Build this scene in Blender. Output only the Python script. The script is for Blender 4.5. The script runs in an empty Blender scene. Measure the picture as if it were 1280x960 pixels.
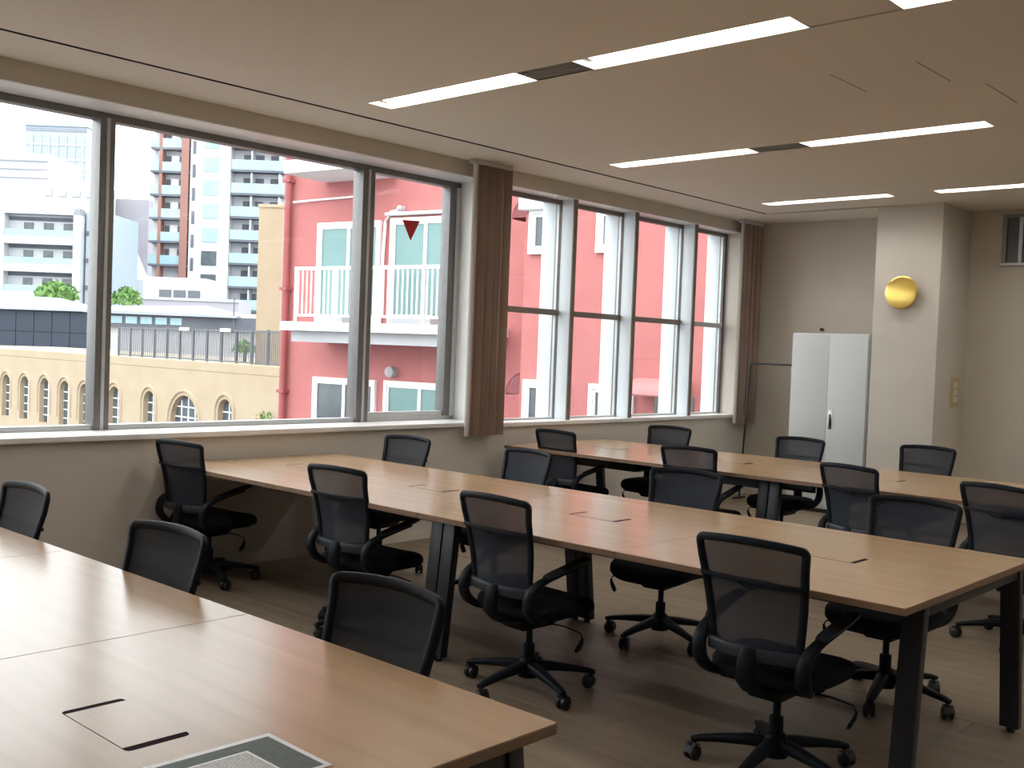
import bpy, bmesh, math, random
from mathutils import Vector, Matrix
random.seed(7)
SC = bpy.context.scene
COL = SC.collection
PI = math.pi

# ------------------------------------------------------------------ camera, sky, exposure
cam_d = bpy.data.cameras.new('camera')
cam_d.sensor_width = 36.0
cam_d.lens = 1313.66 / 1280 * 36.0
cam_d.clip_start = 0.02
cam_d.clip_end = 1500
cam = bpy.data.objects.new('camera', cam_d)
COL.objects.link(cam)
YAW, PITCH, ROLL = [math.radians(a) for a in (42.67537, 1.83903, 2.17577)]
fw = Vector((-math.sin(YAW) * math.cos(PITCH), math.cos(YAW) * math.cos(PITCH), -math.sin(PITCH)))
r0 = fw.cross(Vector((0, 0, 1))).normalized()
u0 = r0.cross(fw)
rt = r0 * math.cos(ROLL) + u0 * math.sin(ROLL)
up = u0 * math.cos(ROLL) - r0 * math.sin(ROLL)
cam.matrix_world = Matrix(((rt.x, up.x, -fw.x, 0), (rt.y, up.y, -fw.y, 0), (rt.z, up.z, -fw.z, 1.5), (0, 0, 0, 1)))
SC.camera = cam

W = bpy.data.worlds.new('overcast_sky')
SC.world = W
W.use_nodes = True
bg = W.node_tree.nodes['Background']
bg.inputs[0].default_value = (0.95, 0.975, 1.0, 1)
SKY = 3.3
LAMP = 13.5
bg.inputs[1].default_value = SKY
vs = SC.view_settings
vs.view_transform = 'Standard'
vs.look = 'None'
vs.gamma = 1.0
vs.use_curve_mapping = False
vs.exposure = 0.48
SC.cycles.max_bounces = 10
SC.cycles.diffuse_bounces = 6
SC.cycles.transparent_max_bounces = 16
SC.cycles.sample_clamp_indirect = 6.0

# ------------------------------------------------------------------ materials
MATS = {}
def principled(name, color, rough=0.5, metal=0.0, spec=0.5, **kw):
    m = bpy.data.materials.new(name)
    m.use_nodes = True
    b = m.node_tree.nodes['Principled BSDF']
    b.inputs['Base Color'].default_value = (*color, 1)
    b.inputs['Roughness'].default_value = rough
    b.inputs['Metallic'].default_value = metal
    b.inputs['Specular IOR Level'].default_value = spec
    for k, v in kw.items():
        b.inputs[k].default_value = v
    MATS[name] = m
    return m
def nodes(m): return m.node_tree.nodes, m.node_tree.links, m.node_tree.nodes['Principled BSDF']
def noise_mat(name, c1, c2, scale=8.0, rough=0.6, bump=0.0, stretch=(1, 1, 1), detail=4, metal=0.0, spec=0.5, bump_scale=None):
    """colour noise between two close colours plus optional fine relief"""
    m = principled(name, c1, rough, metal, spec)
    N, L, b = nodes(m)
    tc = N.new('ShaderNodeTexCoord'); mp = N.new('ShaderNodeMapping')
    mp.inputs['Scale'].default_value = stretch
    L.new(tc.outputs['Object'], mp.inputs['Vector'])
    nz = N.new('ShaderNodeTexNoise'); nz.inputs['Scale'].default_value = scale; nz.inputs['Detail'].default_value = detail
    L.new(mp.outputs[0], nz.inputs['Vector'])
    cr = N.new('ShaderNodeValToRGB')
    cr.color_ramp.elements[0].position = 0.3; cr.color_ramp.elements[1].position = 0.7
    cr.color_ramp.elements[0].color = (*c1, 1); cr.color_ramp.elements[1].color = (*c2, 1)
    L.new(nz.outputs[0], cr.inputs[0]); L.new(cr.outputs[0], b.inputs['Base Color'])
    if bump:
        n2 = N.new('ShaderNodeTexNoise'); n2.inputs['Scale'].default_value = bump_scale or scale * 6; n2.inputs['Detail'].default_value = 3
        L.new(mp.outputs[0], n2.inputs['Vector'])
        bp = N.new('ShaderNodeBump'); bp.inputs['Strength'].default_value = bump; bp.inputs['Distance'].default_value = 0.01
        L.new(n2.outputs[0], bp.inputs['Height']); L.new(bp.outputs[0], b.inputs['Normal'])
    return m
def wood_mat(name, dark, mid, light, rough, grain_axis='X', island=False, spec=0.5, coat=0.0):
    m = principled(name, mid, rough, 0, spec)
    N, L, b = nodes(m)
    tc = N.new('ShaderNodeTexCoord'); mp = N.new('ShaderNodeMapping')
    mp.inputs['Scale'].default_value = (0.5, 14, 14) if grain_axis == 'X' else (14, 0.5, 14)
    geo = N.new('ShaderNodeNewGeometry')
    if island:
        mul = N.new('ShaderNodeMath'); mul.operation = 'MULTIPLY'; mul.inputs[1].default_value = 57.0
        L.new(geo.outputs['Random Per Island'], mul.inputs[0])
        cmb = N.new('ShaderNodeCombineXYZ'); L.new(mul.outputs[0], cmb.inputs[0]); L.new(mul.outputs[0], cmb.inputs[1])
        add = N.new('ShaderNodeVectorMath'); add.operation = 'ADD'
        L.new(geo.outputs['Position'], add.inputs[0]); L.new(cmb.outputs[0], add.inputs[1]); L.new(add.outputs[0], mp.inputs['Vector'])
    else:
        L.new(geo.outputs['Position'], mp.inputs['Vector'])
    nz = N.new('ShaderNodeTexNoise'); nz.inputs['Scale'].default_value = 1.0; nz.inputs['Detail'].default_value = 8; nz.inputs['Roughness'].default_value = 0.6; nz.inputs['Distortion'].default_value = 0.6
    L.new(mp.outputs[0], nz.inputs['Vector'])
    cr = N.new('ShaderNodeValToRGB'); e = cr.color_ramp.elements
    e[0].position = 0.28; e[0].color = (*dark, 1); e[1].position = 0.75; e[1].color = (*light, 1)
    k = e.new(0.5); k.color = (*mid, 1)
    L.new(nz.outputs[0], cr.inputs[0])
    out = cr.outputs[0]
    if island:
        hsv = N.new('ShaderNodeHueSaturation'); mr = N.new('ShaderNodeMapRange')
        mr.inputs['To Min'].default_value = 0.84; mr.inputs['To Max'].default_value = 1.14
        L.new(geo.outputs['Random Per Island'], mr.inputs[0]); L.new(mr.outputs[0], hsv.inputs['Value']); L.new(out, hsv.inputs['Color']); out = hsv.outputs[0]
    L.new(out, b.inputs['Base Color'])
    bp = N.new('ShaderNodeBump'); bp.inputs['Strength'].default_value = 0.04; bp.inputs['Distance'].default_value = 0.003
    L.new(nz.outputs[0], bp.inputs['Height']); L.new(bp.outputs[0], b.inputs['Normal'])
    return m
def glass_mat(name, tint, refl=0.06):
    m = bpy.data.materials.new(name); m.use_nodes = True
    N, L = m.node_tree.nodes, m.node_tree.links
    N.remove(N['Principled BSDF'])
    t = N.new('ShaderNodeBsdfTransparent'); t.inputs[0].default_value = (*tint, 1)
    g = N.new('ShaderNodeBsdfGlossy'); g.inputs['Roughness'].default_value = 0.02
    lw = N.new('ShaderNodeLayerWeight'); lw.inputs['Blend'].default_value = 0.5
    pw = N.new('ShaderNodeMath'); pw.operation = 'POWER'; pw.inputs[1].default_value = 5.0
    ma = N.new('ShaderNodeMath'); ma.operation = 'MULTIPLY_ADD'; ma.inputs[1].default_value = 0.5; ma.inputs[2].default_value = 0.02
    mx = N.new('ShaderNodeMixShader')
    L.new(lw.outputs['Facing'], pw.inputs[0]); L.new(pw.outputs[0], ma.inputs[0])
    L.new(ma.outputs[0], mx.inputs[0]); L.new(t.outputs[0], mx.inputs[1]); L.new(g.outputs[0], mx.inputs[2])
    L.new(mx.outputs[0], N['Material Output'].inputs[0])
    MATS[name] = m
    return m
def mesh_cloth(name, color, opaque):
    m = principled(name, color, 0.75, 0, 0.3)
    N, L, b = nodes(m)
    t = N.new('ShaderNodeBsdfTransparent'); mx = N.new('ShaderNodeMixShader')
    tc = N.new('ShaderNodeTexCoord'); nz = N.new('ShaderNodeTexNoise'); nz.inputs['Scale'].default_value = 7
    L.new(tc.outputs['Object'], nz.inputs['Vector'])
    mr = N.new('ShaderNodeMapRange'); mr.inputs['To Min'].default_value = opaque - 0.03; mr.inputs['To Max'].default_value = opaque + 0.03
    L.new(nz.outputs[0], mr.inputs[0]); L.new(mr.outputs[0], mx.inputs[0])
    L.new(t.outputs[0], mx.inputs[1]); L.new(b.outputs[0], mx.inputs[2]); L.new(mx.outputs[0], N['Material Output'].inputs[0])
    return m
def emit_mat(name, color, s):
    m = principled(name, (0.9, 0.9, 0.88), 0.5)
    b = m.node_tree.nodes['Principled BSDF']
    b.inputs['Emission Color'].default_value = (*color, 1); b.inputs['Emission Strength'].default_value = s
    return m

noise_mat('wall_paint', (0.62, 0.575, 0.515), (0.65, 0.605, 0.54), 3, 0.75, 0.05, bump_scale=180)
noise_mat('wall_paint_warm', (0.60, 0.55, 0.47), (0.63, 0.58, 0.5), 3, 0.75, 0.05, bump_scale=180)
noise_mat('ceiling_board', (0.76, 0.695, 0.59), (0.82, 0.755, 0.65), 60, 0.85, 0.25, bump_scale=220)
noise_mat('slot_dark', (0.03, 0.027, 0.025), (0.04, 0.036, 0.03), 20, 0.8)
noise_mat('return_grille', (0.30, 0.285, 0.265), (0.34, 0.32, 0.30), 40, 0.7)
noise_mat('lamp_reflector', (0.86, 0.86, 0.83), (0.88, 0.88, 0.85), 12, 0.5)
emit_mat('lamp_diffuser', (1.0, 0.98, 0.94), LAMP)
wood_mat('floor_vinyl', (0.15, 0.112, 0.078), (0.205, 0.158, 0.112), (0.26, 0.205, 0.15), 0.42, 'X', True, 0.3)
wood_mat('oak_laminate', (0.40, 0.26, 0.145), (0.45, 0.295, 0.17), (0.49, 0.33, 0.195), 0.24, 'X', False, 0.6)
noise_mat('oak_edge', (0.20, 0.115, 0.07), (0.25, 0.15, 0.09), 14, 0.45, stretch=(1, 6, 6))
noise_mat('hatch_dark', (0.02, 0.008, 0.012), (0.03, 0.012, 0.017), 20, 0.8, spec=0.05)
noise_mat('black_steel', (0.012, 0.014, 0.019), (0.016, 0.018, 0.024), 30, 0.38)
noise_mat('chair_plastic', (0.008, 0.010, 0.014), (0.011, 0.013, 0.018), 30, 0.5, spec=0.13)
noise_mat('chair_plastic_grey', (0.028, 0.033, 0.042), (0.036, 0.041, 0.05), 30, 0.4, spec=0.35)
noise_mat('seat_fabric', (0.008, 0.009, 0.012), (0.014, 0.016, 0.022), 160, 0.9, 0.2, spec=0.2)
mesh_cloth('back_mesh_cloth', (0.021, 0.025, 0.037), 0.89)
noise_mat('caster_rubber', (0.01, 0.01, 0.012), (0.016, 0.016, 0.018), 30, 0.5)
noise_mat('aluminium_dark', (0.17, 0.165, 0.165), (0.20, 0.195, 0.19), 20, 0.4, metal=0.3)
noise_mat('aluminium_light', (0.55, 0.57, 0.58), (0.6, 0.62, 0.63), 20, 0.4, metal=0.2)
noise_mat('bronze_transom', (0.20, 0.165, 0.145), (0.23, 0.19, 0.165), 20, 0.45)
noise_mat('fin_white', (0.70, 0.76, 0.80), (0.73, 0.79, 0.83), 6, 0.4)
noise_mat('sill_white', (0.87, 0.865, 0.85), (0.90, 0.895, 0.88), 6, 0.35)
glass_mat('window_glass', (0.97, 0.985, 0.98))
noise_mat('blind_brown', (0.24, 0.16, 0.122), (0.32, 0.22, 0.17), 9, 0.28, stretch=(1, 1, 0.2))
noise_mat('blind_pale', (0.72, 0.70, 0.67), (0.76, 0.74, 0.71), 9, 0.5, stretch=(1, 1, 0.2))
noise_mat('cabinet_white', (0.68, 0.72, 0.73), (0.70, 0.74, 0.75), 4, 0.4)
principled('chrome', (0.6, 0.6, 0.6), 0.2, 1.0)
principled('sticker_red', (0.55, 0.012, 0.02), 0.5)
noise_mat('switch_beige', (0.55, 0.42, 0.22), (0.58, 0.45, 0.25), 8, 0.5)
noise_mat('paper_white', (0.80, 0.82, 0.84), (0.84, 0.86, 0.88), 12, 0.28)
noise_mat('paper_green', (0.05, 0.075, 0.065), (0.085, 0.115, 0.10), 60, 0.45, spec=0.25)
noise_mat('paper_print', (0.22, 0.22, 0.215), (0.62, 0.62, 0.6), 330, 0.3, detail=2)
# brass with circular brushing
bm_ = principled('brushed_brass', (0.86, 0.60, 0.16), 0.28, 1.0)
N, L, b = nodes(bm_)
b.inputs['Anisotropic'].default_value = 0.85
tg = N.new('ShaderNodeTangent'); tg.direction_type = 'RADIAL'; tg.axis = 'Z'
L.new(tg.outputs[0], b.inputs['Tangent'])
# outdoors
noise_mat('stucco_red', (0.415, 0.142, 0.138), (0.455, 0.16, 0.153), 2.2, 0.85, 0.3, bump_scale=26)
noise_mat('pipe_red', (0.31, 0.075, 0.078), (0.34, 0.09, 0.09), 6, 0.6)
noise_mat('awning_red_shaded', (0.20, 0.055, 0.062), (0.23, 0.068, 0.074), 8, 0.7)  # shaded copy of the one awning colour, darkened for the side canopies
noise_mat('awning_red_lit', (0.46, 0.19, 0.185), (0.50, 0.21, 0.205), 8, 0.7)  # lit copy of the one awning colour, daylight on the front painted in
noise_mat('concrete_white', (0.72, 0.72, 0.72), (0.78, 0.78, 0.77), 3, 0.7)
noise_mat('concrete_grey', (0.40, 0.405, 0.42), (0.45, 0.455, 0.47), 3, 0.8)
noise_mat('frame_white', (0.78, 0.79, 0.80), (0.82, 0.83, 0.84), 6, 0.45)
noise_mat('pane_teal', (0.115, 0.225, 0.22), (0.15, 0.27, 0.262), 1.2, 0.15)
noise_mat('pane_dark', (0.06, 0.075, 0.085), (0.10, 0.12, 0.13), 1.5, 0.12)
noise_mat('pane_blue', (0.22, 0.37, 0.45), (0.28, 0.43, 0.50), 0.6, 0.15)
noise_mat('stucco_cream', (0.375, 0.295, 0.20), (0.41, 0.33, 0.235), 1.0, 0.9, 0.2, bump_scale=20)
noise_mat('slate_panel', (0.02, 0.031, 0.052), (0.027, 0.039, 0.062), 1.0, 0.6)
noise_mat('fence_metal', (0.09, 0.10, 0.12), (0.11, 0.12, 0.14), 6, 0.5)
noise_mat('roof_grey', (0.19, 0.21, 0.25), (0.23, 0.25, 0.29), 1.0, 0.6)
noise_mat('tower_white', (0.46, 0.475, 0.50), (0.50, 0.515, 0.54), 0.4, 0.8)
noise_mat('tower_brown', (0.25, 0.125, 0.105), (0.28, 0.145, 0.12), 0.6, 0.8)
noise_mat('balcony_glass', (0.25, 0.375, 0.42), (0.30, 0.42, 0.46), 0.5, 0.2)
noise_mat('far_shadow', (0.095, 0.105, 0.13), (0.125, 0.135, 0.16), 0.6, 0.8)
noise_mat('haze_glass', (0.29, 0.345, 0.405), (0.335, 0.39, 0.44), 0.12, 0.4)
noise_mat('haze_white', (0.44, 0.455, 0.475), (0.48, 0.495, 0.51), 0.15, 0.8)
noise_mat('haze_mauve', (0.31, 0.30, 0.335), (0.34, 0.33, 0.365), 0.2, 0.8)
noise_mat('leaf_green', (0.07, 0.16, 0.035), (0.16, 0.29, 0.07), 3, 0.7)
noise_mat('bark', (0.10, 0.07, 0.045), (0.14, 0.10, 0.065), 5, 0.9)
noise_mat('asphalt', (0.10, 0.10, 0.105), (0.13, 0.13, 0.135), 2, 0.9)

# ------------------------------------------------------------------ mesh helpers
class MB:
    def __init__(s): s.v = []; s.f = []
    def add(s, vs, fs):
        o = len(s.v); s.v += [tuple(v) for v in vs]; s.f += [tuple(i + o for i in f) for f in fs]; return s
    def box(s, x0, x1, y0, y1, z0, z1):
        return s.add([(x0, y0, z0), (x1, y0, z0), (x1, y1, z0), (x0, y1, z0), (x0, y0, z1), (x1, y0, z1), (x1, y1, z1), (x0, y1, z1)],
                     [(0, 3, 2, 1), (4, 5, 6, 7), (0, 1, 5, 4), (1, 2, 6, 5), (2, 3, 7, 6), (3, 0, 4, 7)])
    def hexa(s, bottom, top):
        return s.add(list(bottom) + list(top), [(0, 3, 2, 1), (4, 5, 6, 7), (0, 1, 5, 4), (1, 2, 6, 5), (2, 3, 7, 6), (3, 0, 4, 7)])
    def rings(s, rings, closed_path=False, caps=True):
        n = len(rings[0]); vs = [p for r in rings for p in r]; fs = []
        m = len(rings)
        for i in range(m if closed_path else m - 1):
            a, b2 = i * n, ((i + 1) % m) * n
            for k in range(n):
                fs.append((a + k, a + (k + 1) % n, b2 + (k + 1) % n, b2 + k))
        if caps and not closed_path:
            fs.append(tuple(range(n - 1, -1, -1))); fs.append(tuple((m - 1) * n + k for k in range(n)))
        return s.add(vs, fs)
    def sweep(s, pts, wid, thk, n=8, closed=False, ref=(1, 0, 0), power=2.0):
        """sweep a superellipse section (half-axes along ref-ish and across) along points"""
        pts = [Vector(p) for p in pts]; m = len(pts); rr = []
        for i, p in enumerate(pts):
            a = pts[(i - 1) % m] if (closed or i > 0) else p
            c = pts[(i + 1) % m] if (closed or i < m - 1) else p
            t = (c - a).normalized()
            r = Vector(ref); r = (r - t * r.dot(t))
            if r.length < 1e-4: r = t.orthogonal()
            r.normalize(); q = t.cross(r)
            w = wid[i] if isinstance(wid, (list, tuple)) else wid
            h = thk[i] if isinstance(thk, (list, tuple)) else thk
            ring = []
            for k in range(n):
                an = 2 * PI * (k + 0.5) / n; ca, sa = math.cos(an), math.sin(an)
                ring.append(p + r * (w * math.copysign(abs(ca) ** (2 / power), ca)) + q * (h * math.copysign(abs(sa) ** (2 / power), sa)))
            rr.append(ring)
        return s.rings(rr, closed)
    def tube(s, pts, r, n=8, closed=False): return s.sweep(pts, r, r, n, closed, (0.31, 0.17, 0.9))
    def lathe(s, prof, n=16, c=(0, 0, 0), axis='Z'):
        rr = []
        for r, z in prof:
            ring = []
            for k in range(n):
                a = 2 * PI * k / n; x, y = max(r, 1e-4) * math.cos(a), max(r, 1e-4) * math.sin(a)
                if axis == 'Z': p = (c[0] + x, c[1] + y, c[2] + z)
                elif axis == 'X': p = (c[0] + z, c[1] + x, c[2] + y)
                else: p = (c[0] + y, c[1] + z, c[2] + x)
                ring.append(p)
            rr.append(ring)
        return s.rings(rr)
    def prism(s, poly, y0, y1):
        """poly in (x,z), extruded from y0 to y1"""
        n = len(poly)
        return s.add([(x, y0, z) for x, z in poly] + [(x, y1, z) for x, z in poly],
                     [tuple(range(n)), tuple(range(2 * n - 1, n - 1, -1))] + [(k, k + n, (k + 1) % n + n, (k + 1) % n) for k in range(n)])
    def mesh(s, name, mat, bevel=0.0, seg=2, smooth=35):
        me = bpy.data.meshes.new(name); me.from_pydata(s.v, [], s.f)
        bm = bmesh.new(); bm.from_mesh(me)
        bmesh.ops.recalc_face_normals(bm, faces=bm.faces)
        if bevel:
            ed = [e for e in bm.edges if len(e.link_faces) == 2 and e.calc_face_angle(0) > 0.6]
            bmesh.ops.bevel(bm, geom=ed, offset=bevel, segments=seg, affect='EDGES', profile=0.6, clamp_overlap=True)
        bm.to_mesh(me); bm.free()
        if smooth:
            me.shade_smooth(); me.set_sharp_from_angle(angle=math.radians(smooth))
        me.materials.append(MATS[mat])
        return me
    def obj(s, name, mat, parent=None, **k): return inst(name, s.mesh(name, mat, **k), parent)
def inst(name, me, parent=None, loc=None, rz=0):
    o = bpy.data.objects.new(name, me); COL.objects.link(o)
    if parent: o.parent = parent
    if loc: o.location = loc
    if rz: o.rotation_euler.z = rz
    return o
def tag(o, label=None, cat=None, group=None, kind=None):
    if label: o['label'] = label
    if cat: o['category'] = cat
    if group: o['group'] = group
    if kind: o['kind'] = kind
    return o
def thing(name, loc, rz=0, label=None, cat=None, group=None, kind=None):
    o = bpy.data.objects.new(name, None); COL.objects.link(o)
    o.location = loc; o.rotation_euler.z = rz; o.empty_display_size = 0.1
    return tag(o, label, cat, group, kind)
def B(*a): return MB().box(*a)

# ------------------------------------------------------------------ room shell
XW, XE, YS, YN, ZC = -6.03, 3.2, -2.6, 10.45, 3.0       # inner faces
XO = -6.45                                               # outer face of the window wall
W1Y0, W1Y1, W1Z0, W1Z1 = -1.05, 6.16, 0.90, 2.88
W2Y0, W2Y1, W2Z0, W2Z1 = 6.40, 10.14, 0.885, 2.88
wl = MB()
wl.box(XO, XW, YS - 0.2, YN + 0.2, -0.2, W2Z0)
wl.box(XO, XW, YS - 0.2, W1Y1, W2Z0, W1Z0)
wl.box(XO, XW, YS - 0.2, YN + 0.2, W1Z1, 3.25)
wl.box(XO, XW, YS - 0.2, W1Y0, W1Z0, W1Z1)
wl.box(XO, XW, W1Y1, W2Y0, W2Z0, W1Z1)
wl.box(XO, XW, W2Y1, YN + 0.2, W2Z0, W1Z1)
tag(wl.obj('wall_left', 'wall_paint', smooth=0), 'beige painted wall with wide windows over the street', kind='structure')
wf = MB()
wf.box(XW, XE + 0.2, YN, YN + 0.2, -0.2, 3.25)
tag(wf.obj('wall_far', 'wall_paint_warm', smooth=0), 'plain beige wall at the far end of the room', kind='structure')
pl = B(-4.31, -3.69, 9.73, YN + 0.02, 0, 3.02)
tag(pl.obj('wall_pillar', 'wall_paint', bevel=0.004), 'square painted pillar standing out from the far wall', kind='structure')
tag(B(XE, XE + 0.2, YS - 0.2, YN, -0.2, 3.25).obj('wall_right', 'wall_paint_warm', smooth=0), 'beige painted wall out of view on the right', kind='structure')
tag(B(XW, XE, YS - 0.2, YS, -0.2, 3.25).obj('wall_back', 'wall_paint_warm', smooth=0), 'beige painted wall behind the viewpoint', kind='structure')
tag(B(XW, XW + 0.008, YS, YN, 0.0, 0.06).obj('baseboard_left', 'wall_paint_warm', smooth=0), 'low skirting strip under the windows', kind='structure')
tag(MB().box(XW, -4.31, YN - 0.008, YN, 0.0, 0.06).box(-3.69, XE, YN - 0.008, YN, 0.0, 0.06).obj('baseboard_far', 'wall_paint_warm', smooth=0), 'low skirting strip along the far wall', kind='structure')

# floor of separate vinyl planks
floor = tag(B(XO, XE + 0.2, YS - 0.2, YN + 0.2, -0.2, -0.006).obj('floor', 'floor_vinyl', smooth=0), 'grey brown wood-look vinyl plank floor', kind='structure')
PW, PLN = 0.18, 1.8
plank_me = B(0.0006, PLN - 0.0006, 0.0006, PW - 0.0006, -0.006, 0.0).mesh('plank', 'floor_vinyl', bevel=0.0008, seg=1, smooth=0)
spots = []
row = 0
y = YS
while y < YN - 0.01:
    x = XW - random.random() * 1.5
    while x < XE:
        spots.append((x, y)); x += PLN
    y += PW; row += 1
def plank_rank(p):
    cx, cy = p[0] + PLN / 2, p[1] + PW / 2
    d = Vector((cx, cy, -1.5)); f = d.dot(fw)
    if f < 1.0: return 1e3
    sx, sy = d.dot(rt) / f, d.dot(up) / f
    vis = abs(sx) < 0.85 and abs(sy) < 0.55
    return f if vis else 100 + f
spots.sort(key=plank_rank)
rest = MB()
for i, (x, y) in enumerate(spots):
    x0, x1 = max(x, XW), min(x + PLN, XE)
    y1 = min(y + PW, YN)
    if x1 - x0 < 0.02: continue
    if i < 290:
        if x0 == x and x1 == x + PLN and y1 == y + PW: inst('plank', plank_me, floor, (x, y, 0))
        else: B(x0 + 0.0006, x1 - 0.0006, y + 0.0006, y1 - 0.0006, -0.006, 0).obj('plank', 'floor_vinyl', floor, bevel=0.0008, seg=1, smooth=0)
    else: rest.box(x0 + 0.0006, x1 - 0.0006, y + 0.0006, y1 - 0.0006, -0.006, 0)
tag(rest.obj('plank_field', 'floor_vinyl', floor, smooth=0), kind='stuff')

# ceiling with lamp openings and the shadow slot
rows_y = [(1.72, 1.91), (4.19, 4.38), (6.64, 6.82), (9.04, 9.21)]
lamp_x = [(-5.17, -3.93), (-3.53, -2.30), (-1.87, -0.63), (-0.23, 1.0)]
panel_x = [(-3.93, -3.53), (-2.30, -1.87), (-0.63, -0.23)]
SLX, SLY, SLW = -5.50, 9.74, 0.034
def frange_cells():
    xs = sorted(set([XO, SLX - SLW / 2, SLX + SLW / 2, XE + 0.2] + [v for a in lamp_x for v in a]))
    ys = sorted(set([YS - 0.2, SLY - SLW / 2, SLY + SLW / 2, YN + 0.2] + [v for a in rows_y for v in a]))
    for i in range(len(xs) - 1):
        for j in range(len(ys) - 1):
            yield xs[i], xs[i + 1], ys[j], ys[j + 1]
ce = MB()
for x0, x1, y0, y1 in frange_cells():
    cx, cy = (x0 + x1) / 2, (y0 + y1) / 2
    in_row = any(a < cy < b2 for a, b2 in rows_y)
    if in_row and lamp_x[0][0] < cx < lamp_x[-1][1]: continue
    if abs(cx - SLX) < SLW and cy < SLY + SLW / 2: continue
    if abs(cy - SLY) < SLW and SLX < cx < -4.32: continue
    if abs(cy - SLY) < SLW and x0 < -4.32 < x1 and cx > SLX:
        ce.add([(-4.32, y0, ZC), (x1, y0, ZC), (x1, y1, ZC), (-4.32, y1, ZC)], [(0, 3, 2, 1)]); continue
    ce.add([(x0, y0, ZC), (x1, y0, ZC), (x1, y1, ZC), (x0, y1, ZC)], [(0, 3, 2, 1)])
ce.box(XO, XE + 0.2, YS - 0.2, YN + 0.2, 3.16, 3.25)
ceiling = tag(ce.obj('ceiling', 'ceiling_board', smooth=0), 'beige textured ceiling with recessed light strips', kind='structure')
sl = MB().box(SLX - 0.026, SLX + 0.026, YS, SLY + 0.017, ZC + 0.03, ZC + 0.05).box(SLX - 0.02, -4.32, SLY - 0.02, SLY + 0.02, ZC + 0.03, ZC + 0.05)
for sx in (-1, 1):
    sl.box(SLX + sx * 0.0215 - 0.0045, SLX + sx * 0.0215 + 0.0045, YS, SLY - 0.017, ZC + 0.001, ZC + 0.03)
tag(sl.obj('trim_1', 'slot_dark', smooth=0), 'narrow dark shadow slot in the ceiling along the windows', kind='structure')
mk = MB()
for x, y0, y1 in ((-2.575, 5.15, 5.58), (-2.13, 5.16, 5.61), (-2.0, 5.77, 6.27)):
    mk.box(x - 0.003, x + 0.003, y0, y1, ZC - 0.0015, ZC + 0.001)
tag(mk.obj('trim_2', 'return_grille', smooth=0), 'faint short seams in the ceiling board', kind='structure')

LAMP_NAMES = {}
def trough_mesh(L_, Wd):
    """open-bottomed reflector with sloped sides"""
    d = 0.075; t = 0.004; ins = 0.03
    m = MB()
    o = [(-L_ / 2, -Wd / 2), (L_ / 2, -Wd / 2), (L_ / 2, Wd / 2), (-L_ / 2, Wd / 2)]
    i_ = [(-L_ / 2 + ins, -Wd / 2 + ins), (L_ / 2 - ins, -Wd / 2 + ins), (L_ / 2 - ins, Wd / 2 - ins), (-L_ / 2 + ins, Wd / 2 - ins)]
    vs = [(x, y, 0) for x, y in o] + [(x, y, d) for x, y in i_] + [(x, y, 0) for x, y in o] + [(x, y, d + t) for x, y in o]
    fs = [(0, 1, 5, 4), (1, 2, 6, 5), (2, 3, 7, 6), (3, 0, 4, 7), (4, 5, 6, 7), (8, 9, 13, 12), (9, 10, 14, 13), (10, 11, 15, 14), (11, 8, 12, 15), (12, 13, 14, 15)]
    fs = [f for f in fs]
    vs = vs[:8] + [(x, y, 0) for x, y in o] + [(x, y, d + t) for x, y in o]
    return m.add(vs, fs)
row_word = ['nearest row', 'second row', 'third row', 'farthest row']
col_word = ['window end of the', 'second from the windows in the', 'third from the windows in the', 'fourth from the windows in the']
for ri, (y0, y1) in enumerate(rows_y):
    for li, (x0, x1) in enumerate(lamp_x):
        Lx, Wd = x1 - x0, y1 - y0
        t = thing('ceiling_light', ((x0 + x1) / 2, (y0 + y1) / 2, ZC), 0, 'lit recessed strip light, %s %s' % (col_word[li], row_word[ri]), 'ceiling light', 'recessed strip lights in the ceiling')
        trough_mesh(Lx, Wd).obj('reflector', 'lamp_reflector', t, smooth=0)
        df = MB().sweep([(-Lx / 2 + 0.035, 0, 0.055), (Lx / 2 - 0.035, 0, 0.055)], 0.045, 0.014, 12, ref=(0, 1, 0)).obj('diffuser', 'lamp_diffuser', t)
        for ex in (-1, 1):
            B(ex * (Lx / 2 - 0.028) - 0.009, ex * (Lx / 2 - 0.028) + 0.009, -0.045, 0.045, 0.03, 0.07).obj('end_cap', 'frame_white', t)
    for pi_, (x0, x1) in enumerate(panel_x):
        dark = ri in (1, 2) and pi_ == 0
        p = B(x0 + 0.002, x1 - 0.002, y0, y1, ZC + 0.003 if not dark else ZC + 0.012, ZC + 0.03).obj('ceiling_panel', 'return_grille' if dark else 'ceiling_board', ceiling)
        if dark:
            for k in range(5):
                yy = y0 + (k + 0.5) * (y1 - y0) / 5
                B(x0 + 0.006, x1 - 0.006, yy - 0.006, yy + 0.006, ZC + 0.002, ZC + 0.012).obj('grille_slat', 'return_grille', p)

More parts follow.
